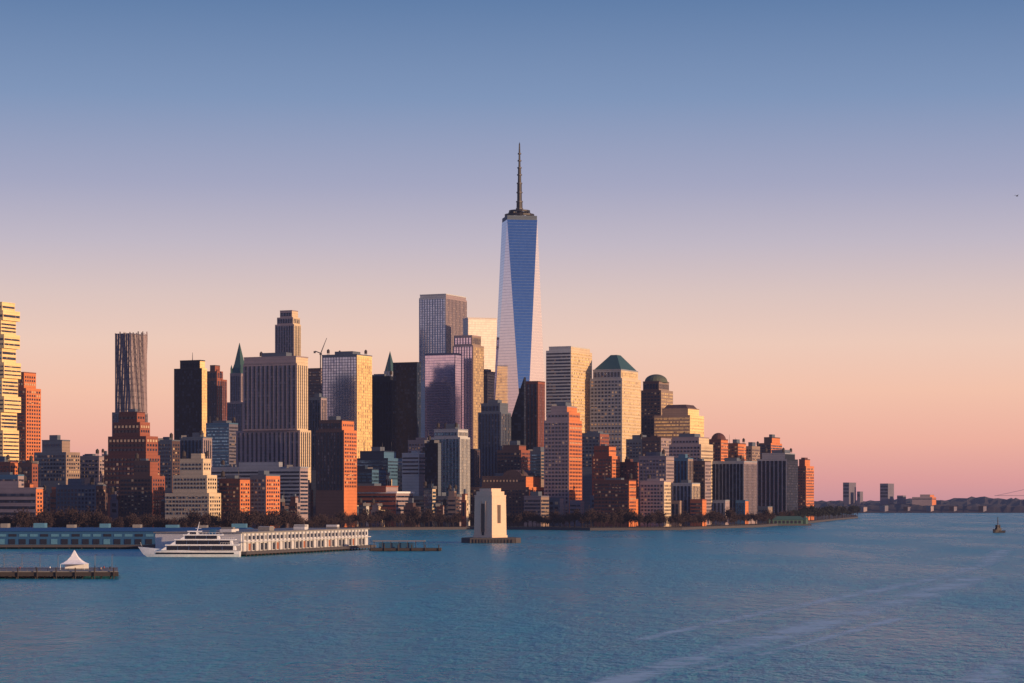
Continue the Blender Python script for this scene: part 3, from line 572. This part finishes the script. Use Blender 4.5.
m=M(); m.tube((0,0,0),(0,0,6),.15,.1,6); m.build('post',P['metal'],lp); m=M(); m.box(-.1,1.1,-.15,.15,5.9,6.1); m.build('lamp_head',P['metal'],lp)
for i,px in enumerate((4,22,40,58,95,112)):
    loc=(X(px,1120),1120,3.4)
    if i==0: lp.location=loc
    else: dup(lp,loc)
def person(loc,top,label):
    r=thing('person',label,'person',loc); b=M()
    b.tube((-.1,0,0),(-.09,0,.85),.07,.1,6); b.tube((.1,.12,0),(.09,0,.85),.07,.1,6)
    b.lathe(0,0,[(.17,.8),(.2,.95),(.17,1.1),(.22,1.4),(.06,1.5),(.055,1.56),(.1,1.62),(.11,1.7),(.08,1.78),(0,1.8)],10); b.tube((-.24,0,1.4),(-.28,.05,.8),.055,.04,5); b.tube((.24,0,1.4),(.28,.05,.8),.055,.04,5)
    b.build('body',P['dark'],r)
    m=M(); m.lathe(0,0,[(.24,.75),(.25,1.0),(.22,1.15),(.27,1.38),(.12,1.48)],10); m.build('coat',top,r)
for px,dd,cc,lab in ((110,1085,'dark','person in dark coat standing nearest the pier end'),(104,1090,'red','person in red coat standing near the pier end'),(95,1100,'blue','person in blue coat between the tent and pier end'),(50,1088,'white','person in white coat left of the peaked tent'),(36,1078,'dark','person in dark coat halfway along the pier left of the tent'),(20,1082,'red','person in red coat alone on the left part of the pier'),(101,1072,'beige','person in beige coat by the railing near the pier end')):
    person((X(px,dd),dd,3.4),P[cc],lab)
r=thing('blue_pier_shed','long dark blue pier shed behind the white yacht','pier shed',(X(110,1760),1760,0)); of=tuple(r.location)
xa,xb=X(-60,1720),X(246,1720); m=M(); m.box(xa,xb+4,1716,1800,1.2,3.0); m.build('deck',P['stone'],r,of)
piles(r,xa+3,xb,1717.5,1.2,9,of)
m=M(); m.prism([(xa,1720),(xb,1720),(xb,1790),(xa,1790)],3.0,12.5,[0]*4,0); sw=m.build('shed_wall',P['blue'],r,of)
m=M(); m.prism([(xa-1,1719),(xb+1,1719),(xb+1,1791),(xa-1,1791)],12.52,14.8,[0]*4,0,True,pts2=[(xa+2,1740),(xb-2,1740),(xb-2,1770),(xa+2,1770)]); rf=m.build('roof',P['blue'],r,of)
for i in range(28):
    x=xa+4+i*(xb-xa-8)/28; m=M(); m.box(x,x+4.6,1719.6,1719.95,3.3,7.0); m.build('bay_door',P['glassd'] if i%5 else P['bluel'],sw,of)
for i in range(28):
    x=xa+4+i*(xb-xa-8)/28; m=M(); m.box(x,x+5.6,1719.7,1719.95,8.8,10.6); m.build('window',P['bluel'] if i%3 else P['glassd'],sw,of)
for i in range(9):
    x=xa+14+i*24; m=M(); m.box(x,x+random.uniform(4,11),1745,1755,14.82,random.uniform(16.3,18.2)); m.build('roof_unit',P['concrete'] if i%2 else P['bluel'],rf,of)
A=Vector((X(241,1490),1490));Bv=Vector((X(368,1712),1712)); d=(Bv-A); L=d.length; ang=math.atan2(d.y,d.x)
r=thing('white_pier_shed','long white two storey pier shed with many bays right of the yacht','pier shed',(A.x,A.y,0),ang)
m=M(); m.box(-3,L+3,-5,64,1.2,3.0); m.build('deck',P['stone'],r)
x=-2
while x<L+2: m=M(); m.tube((x,-4.4,-2),(x,-4.4,1.2),.45,.45,6); m.build('pile',P['wood'],r); x+=6
m=M(); m.box(0,L,0,58,3.0,14.2); sw=m.build('shed_wall',P['shedw'],r)
m=M(); m.box(-1,L+1,-1,59,14.22,15.0); rf=m.build('roof',P['concrete'],r)
m=M(); m.box(-.5,L+.5,-2.2,-.02,8.7,9.2); m.build('gallery',P['shedw'],r)
nb=34
for i in range(nb):
    x=2+i*(L-4)/nb; w=(L-4)/nb
    m=M(); m.box(x+.8,x+w-.8,-.3,-.03,3.4,7.8); m.build('bay_door',P['rust'] if i%7==1 else (P['glassd'] if i%3 else P['shedw']),sw)
    m=M(); m.box(x+.8,x+w-.8,-.3,-.03,10.2,12.6); m.build('window',P['glassd'] if i%5 else P['concrete'],sw)
    m=M(); m.box(x-.35,x+.35,-1.2,-.31,3.0,14.0); m.build('pilaster',P['shedw'],sw)
for i in range(11):
    x=4+i*(L-14)/10.5; m=M(); m.box(x,x+random.uniform(3,8),8+i%3*8,16+i%3*8,15.02,random.uniform(16.2,18)); m.build('roof_unit',P['concrete'] if i%2 else P['shedw'],rf)
r=thing('low_dock','low dark floating dock with canopy between white shed and stone river tower','dock',(X(405,1650),1650,0))
m=M(); m.box(-24,25,-8,10,.3,2.0); m.build('deck',P['wood'],r)
m=M(); m.box(-22,14,-5,7,6.6,7.2); m.build('canopy_roof',P['concrete'],r)
for i in range(7):
    m=M(); m.tube((-21+i*5.7,-4,2),(-21+i*5.7,-4,6.6),.25,.25,5); m.build('post',P['metal'],r)
m=M(); m.box(-18,6,-1,5,2,5.5); m.build('kiosk',P['blue'],r)
for i in range(6): m=M(); m.tube((-23+i*9.3,-8.5,-2),(-23+i*9.3,-8.5,4.5),.4,.4,6); m.build('mooring_pile',P['wood'],r)
# stone river tower
Dv=1960; b=thing('stone_river_tower','beige stone ventilation tower with stepped top standing alone in the river','ventilation tower',(X(490,Dv),Dv+12,0)); of=tuple(b.location)
fp=corners(474,492,506.5,Dv,R(38)); c=(sum(p[0] for p in fp)/4,sum(p[1] for p in fp)/4)
def ins(k): return [(c[0]+(p[0]-c[0])*k,c[1]+(p[1]-c[1])*k) for p in fp]
m=M(); m.prism(ins(1.0),6.02,38,[0]*4,0,pts2=ins(.96)); sh=m.build('shaft',P['beige'],b,of)
m=M(); m.prism(ins(1.06),4.22,6,[0]*4,0); m.build('plinth',P['beige'],b,of)
m=M(); m.prism(ins(.985),38.02,39.0,[0]*4,0,True); m.build('cornice',P['beige'],b,of)
m=M(); m.prism(ins(.86),39.0,42,[0]*4,0); m.build('upper_stage',P['beige'],b,of)
m=M(); m.prism(ins(.66),42,44.5,[0]*4,0); m.build('roof_cap',P['beige'],b,of)
A_,B_=fp[3],fp[0]; L_=math.hypot(B_[0]-A_[0],B_[1]-A_[1]); t=((B_[0]-A_[0])/L_,(B_[1]-A_[1])/L_); n=(t[1],-t[0])
m=M(); wbox(m,A_,t,n,L_*.40,L_*.60,9,32,.05); rc=m.build('recess',P['recess'],sh,of)
for k in range(2):
    m=M(); u=L_*(.38+.26*k); wbox(m,A_,t,n,u-L_*.02,u+L_*.02,8,34,.6); m.build('jamb',P['beige'],sh,of)
m=M(); wbox(m,A_,t,n,L_*.44,L_*.56,6.1,8.9,.3); m.build('door',P['dark'],b,of)
A_,B_=fp[0],fp[1]; L_=math.hypot(B_[0]-A_[0],B_[1]-A_[1]); t=((B_[0]-A_[0])/L_,(B_[1]-A_[1])/L_); n=(t[1],-t[0])
m=M(); wbox(m,A_,t,n,L_*.38,L_*.60,16,31,.05); m.build('louvre',P['recess'],sh,of)
pl_=thing('stone_platform','low stone platform with timber fenders under the river tower','platform',(X(490,Dv),Dv+12,0)); of=tuple(pl_.location)
m=M(); m.prism([(X(461,1950),1962),(X(470,1950),1948),(X(516,1950),1950),(X(521,1950),1962),(X(514,1950),2000),(X(468,1950),2000)],-2,4.2,[0]*6,0); m.build('base',P['stone'],pl_,of)
for i in range(14):
    px=470+i*3.5; m=M(); m.tube((X(px,1947),1947.5,-2),(X(px,1947),1947.5,3.2),.4,.4,6); m.build('pile',P['wood'],pl_,of)
r=thing('ferry_terminal','low green roofed ferry landing at the right end of the waterfront','ferry landing',(X(787,3280),3280,0),R(8))
m=M(); m.box(-32,32,-8,14,-1,2.2); m.build('deck',P['stone'],r)
m=M(); m.box(-26,22,-3,10,2.2,8); m.build('hall',P['green'],r)
m=M(); m.prism([(-28,-5),(24,-5),(24,12),(-28,12)],8.02,13,[0]*4,0,True,pts2=[(-24,3),(20,3),(20,4),(-24,4)]); m.build('roof',P['green'],r)
for i in range(8): m=M(); m.box(-24+i*5.6,-20.5+i*5.6,-3.3,-3.02,3,6.8); m.build('window',P['glassd'],r)
m=M(); m.lathe(26,2,[(4,2.2),(4,9),(4.6,9),(0,14)],8); m.build('pavilion',P['green'],r)
# ------------------------------------------------------------------ yacht
Dy=1480; r=thing('yacht','large white multi deck cruise yacht moored in front of the blue shed','yacht',(X(189,Dy),Dy,0),R(0))
Lh=31.5; m=M(); st=[]
for i in range(21):
    s=i/20; x=Lh-2*Lh*s
    w=5.6*(1-max(0,(s-.40)/.60)**2.0)+.05; st.append((x,w,3.6+2.6*max(0,s-.35)**1.5*1.9,s))
rings=[]
for x,w,zt_,s in st:
    bx=x+ (6.5*max(0,s-.65)/.35 if s>.65 else 0)
    rings.append([(bx,-w*.66,-.6),(x+ (bx-x)*.5,-w*.92,1.6),(x,-w,zt_),(x,w,zt_),(x+(bx-x)*.5,w*.92,1.6),(bx,w*.66,-.6)])
for a,c_ in zip(rings,rings[1:]):
    for k in range(5): m.poly([a[k],a[k+1],c_[k+1],c_[k]] )
m.poly(rings[0]); m.poly(rings[-1]); hull=m.build('hull',P['white'],r)
m=M()
for a,c_ in zip(rings[1:-4],rings[2:-3]): m.poly([(a[1][0],a[1][1]-.2,1.7),(c_[1][0],c_[1][1]-.2,1.7),(c_[1][0],c_[1][1]-.45,2.7),(a[1][0],a[1][1]-.45,2.7)])
m.build('hull_window_stripe',P['glassd'],hull)
def deckhouse(x0,x1,w,z0,z1,rake):
    m=M(); m.prism([(x0,-w),(x1,-w),(x1,w),(x0,w)],z0,z1,[0]*4,0,True,pts2=[(x0+rake,-w*.97),(x1-.6,-w*.97),(x1-.6,w*.97),(x0+rake,w*.97)]); dh=m.build('deck_house',P['white'],r)
    H=z1-z0; n_=max(3,int((x1-x0)/7)); a0=x0+rake*.8+.4; st_=(x1-1-a0)/n_
    for i in range(n_):
        m=M(); m.box(a0+i*st_,a0+(i+1)*st_-.25,-w-.15,-w+.3,z0+H*.06,z0+H*.93); m.build('window',P['glassd'],dh)  # tall dark panes also paint the shade of the recessed decks
    m=M(); m.box(x0+rake-1.5,x1+2.0,-w-.5,w+.5,z1,z1+.6); m.build('deck_edge',P['white'],dh)
deckhouse(-17,29,4.9,4.0,7.0,4.5); deckhouse(-11,27,4.6,7.62,10.3,4.0); deckhouse(-5,19,4.1,10.92,13.2,3.4); deckhouse(-1,6,3.0,13.82,15.4,2.0)
for z_,x0,x1,w in ((7.65,20,31,5.2),(10.95,21,29,4.9),(13.85,7,21,4.4)):
    m=M()
    for i in range(8): m.tube((x0+(x1-x0)*i/7,-w,z_),(x0+(x1-x0)*i/7,-w,z_+1.1),.06,.06,4)
    m.box(x0,x1,-w-.05,-w+.05,z_+1.05,z_+1.15); m.build('railing',P['white'],r)
m=M(); m.tube((5,0,15.7),(6.5,0,21.5),.3,.12,6); m.box(4.2,7.4,-1.6,1.6,17.4,17.6); m.build('radar_mast',P['white'],r)
for s_ in (-1,1): m=M(); m.prism([(12,s_*2.6-.9),(16,s_*2.6-.9),(16,s_*2.6+.9),(12,s_*2.6+.9)],13.85,17.0,[0]*4,0,True,pts2=[(13.5,s_*2.6-.7),(16.6,s_*2.6-.7),(16.6,s_*2.6+.7),(13.5,s_*2.6+.7)]); m.build('funnel',P['blue'],r)
m=M(); m.tube((-29,0,6.4),(-30,0,9),.08,.05,4); m.build('bow_staff',P['white'],r)
# tugboat
Dt=2560; r=thing('tugboat','small dark tugboat on open water near the right edge','tugboat',(X(999,Dt),Dt,0),R(35))
m=M(); st=[(-9,.3,4.2),(-7,2.0,3.4),(-3,2.9,2.6),(3,2.9,2.4),(7,2.4,2.4),(8.5,1.4,2.6)]; rg=[[(x,-w*.7,-.5),(x,-w,z),(x,w,z),(x,w*.7,-.5)] for x,w,z in st]
for a,c_ in zip(rg,rg[1:]):
    for k in range(3): m.poly([a[k],a[k+1],c_[k+1],c_[k]])
m.poly(rg[0]);m.poly(rg[-1]); m.build('hull',P['dark'],r)
m=M(); m.box(-4.5,2,-1.7,1.7,2.5,5.2); m.build('deck_house',P['dark'],r)
m=M(); m.prism([(-4,-1.4),(-1,-1.4),(-1,1.4),(-4,1.4)],5.22,8.4,[0]*4,0,True,pts2=[(-4.2,-1.5),(-.8,-1.5),(-.8,1.5),(-4.2,1.5)]); wh=m.build('wheelhouse',P['dark'],r)
m=M(); m.box(-3.8,-1.2,-1.6,-1.53,6.6,7.6); m.build('window_band',P['glassd'],wh)
m=M(); m.lathe(1.2,0,[(.7,5.2),(.6,8.4),(.65,8.6),(.01,8.6)],8); m.build('funnel',P['dark'],r)
m=M(); m.tube((-1.8,0,8.4),(-1.8,0,17),.5,.4,5); m.tube((-3,0,12.5),(-.6,0,12.5),.25,.25,4); m.build('mast',P['dark'],r)
Dg=420; r=thing('gull','tiny dark bird flying high in the sky at the right edge','bird',(X(1017,Dg),Dg,Z(196,Dg)),R(30))
m=M(); m.lathe(0,0,[(0,-.3),(.07,-.18),(.09,0),(.06,.15),(.04,.22),(0,.3)],8)
for v in range(len(m.v)): x,y,z=m.v[v]; m.v[v]=(z,y,x)
m.build('body',P['dark'],r)
for s_ in (-1,1): m=M(); m.poly([(.08,0,.03),(-.1,0,.03),(-.12,s_*.35,.2),(.06,s_*.35,.2)]); m.poly([(.06,s_*.35,.2),(-.12,s_*.35,.2),(-.2,s_*.75,.1)]); m.build('wing',P['dark'],r)
# ------------------------------------------------------------------ world
w=bpy.data.worlds.new('World'); SC.world=w; w.use_nodes=True; nt=w.node_tree; nt.nodes.clear()
S=Vector((.86,-.51,math.tan(R(7)))).normalized()
tc=N(nt,'ShaderNodeTexCoord'); s=N(nt,'ShaderNodeSeparateXYZ'); nt.links.new(tc.outputs['Generated'],s.inputs[0])
mr=N(nt,'ShaderNodeMapRange'); mr.inputs['From Min'].default_value=0; mr.inputs['From Max'].default_value=.5; nt.links.new(s.outputs[2],mr.inputs['Value'])
cr=N(nt,'ShaderNodeValToRGB'); nt.links.new(mr.outputs[0],cr.inputs[0])
def lin(c): return tuple(((v/255)/12.92 if v/255<=.04045 else ((v/255+.055)/1.055)**2.4) for v in c)
stops=[(0,(206,150,158)),(.008,(222,158,158)),(.024,(240,178,162)),(.045,(246,196,174)),(.065,(240,204,188)),(.085,(222,198,194)),(.106,(196,186,200)),(.13,(166,168,196)),(.165,(128,150,188)),(.204,(96,126,170)),(.30,(72,116,168)),(.5,(50,94,152))]
el=cr.color_ramp.elements
for i,(p,c) in enumerate(stops):
    e=el[i] if i<2 else el.new(min(1,p/.5)); e.position=min(1,p/.5); e.color=(*lin(c),1)
sky=N(nt,'ShaderNodeTexSky',sky_type='NISHITA'); sky.sun_disc=False; sky.sun_elevation=R(7); sky.sun_rotation=math.atan2(S.x,S.y)
sk=N(nt,'ShaderNodeVectorMath',operation='SCALE'); nt.links.new(sky.outputs[0],sk.inputs[0]); sk.inputs['Scale'].default_value=.10
base=mixc(nt,.05,cr.outputs[0],sk.outputs[0])
dt=N(nt,'ShaderNodeVectorMath',operation='DOT_PRODUCT'); nt.links.new(tc.outputs['Generated'],dt.inputs[0]); dt.inputs[1].default_value=S
gl=mth(nt,'POWER',mth(nt,'MAXIMUM',dt.outputs['Value'],0.0),14.0)
fin=mixc(nt,gl,base,(1.5,.8,.42))
bg=N(nt,'ShaderNodeBackground'); nt.links.new(fin,bg.inputs[0]); bg.inputs[1].default_value=1.0
wo=N(nt,'ShaderNodeOutputWorld'); nt.links.new(bg.outputs[0],wo.inputs[0])
ld=bpy.data.lights.new('sun','SUN'); ld.energy=5.0; ld.angle=R(.5); ld.color=(1.0,.62,.34); lo=bpy.data.objects.new('sun',ld); COL.objects.link(lo); lo.rotation_euler=(-S).to_track_quat('-Z','Y').to_euler()
cd=bpy.data.cameras.new('camera'); cam=bpy.data.objects.new('camera',cd); COL.objects.link(cam); cam.location=(0,0,CH); cam.rotation_euler=(R(90),0,0)
cd.sensor_width=36; cd.lens=F*36/1024; cd.shift_y=(HY-341.5)/1024; cd.clip_start=1; cd.clip_end=90000; SC.camera=cam
SC.view_settings.view_transform='Standard'; SC.view_settings.look='None'; SC.view_settings.exposure=0
print('buildings',NB,'objects',len(bpy.data.objects))
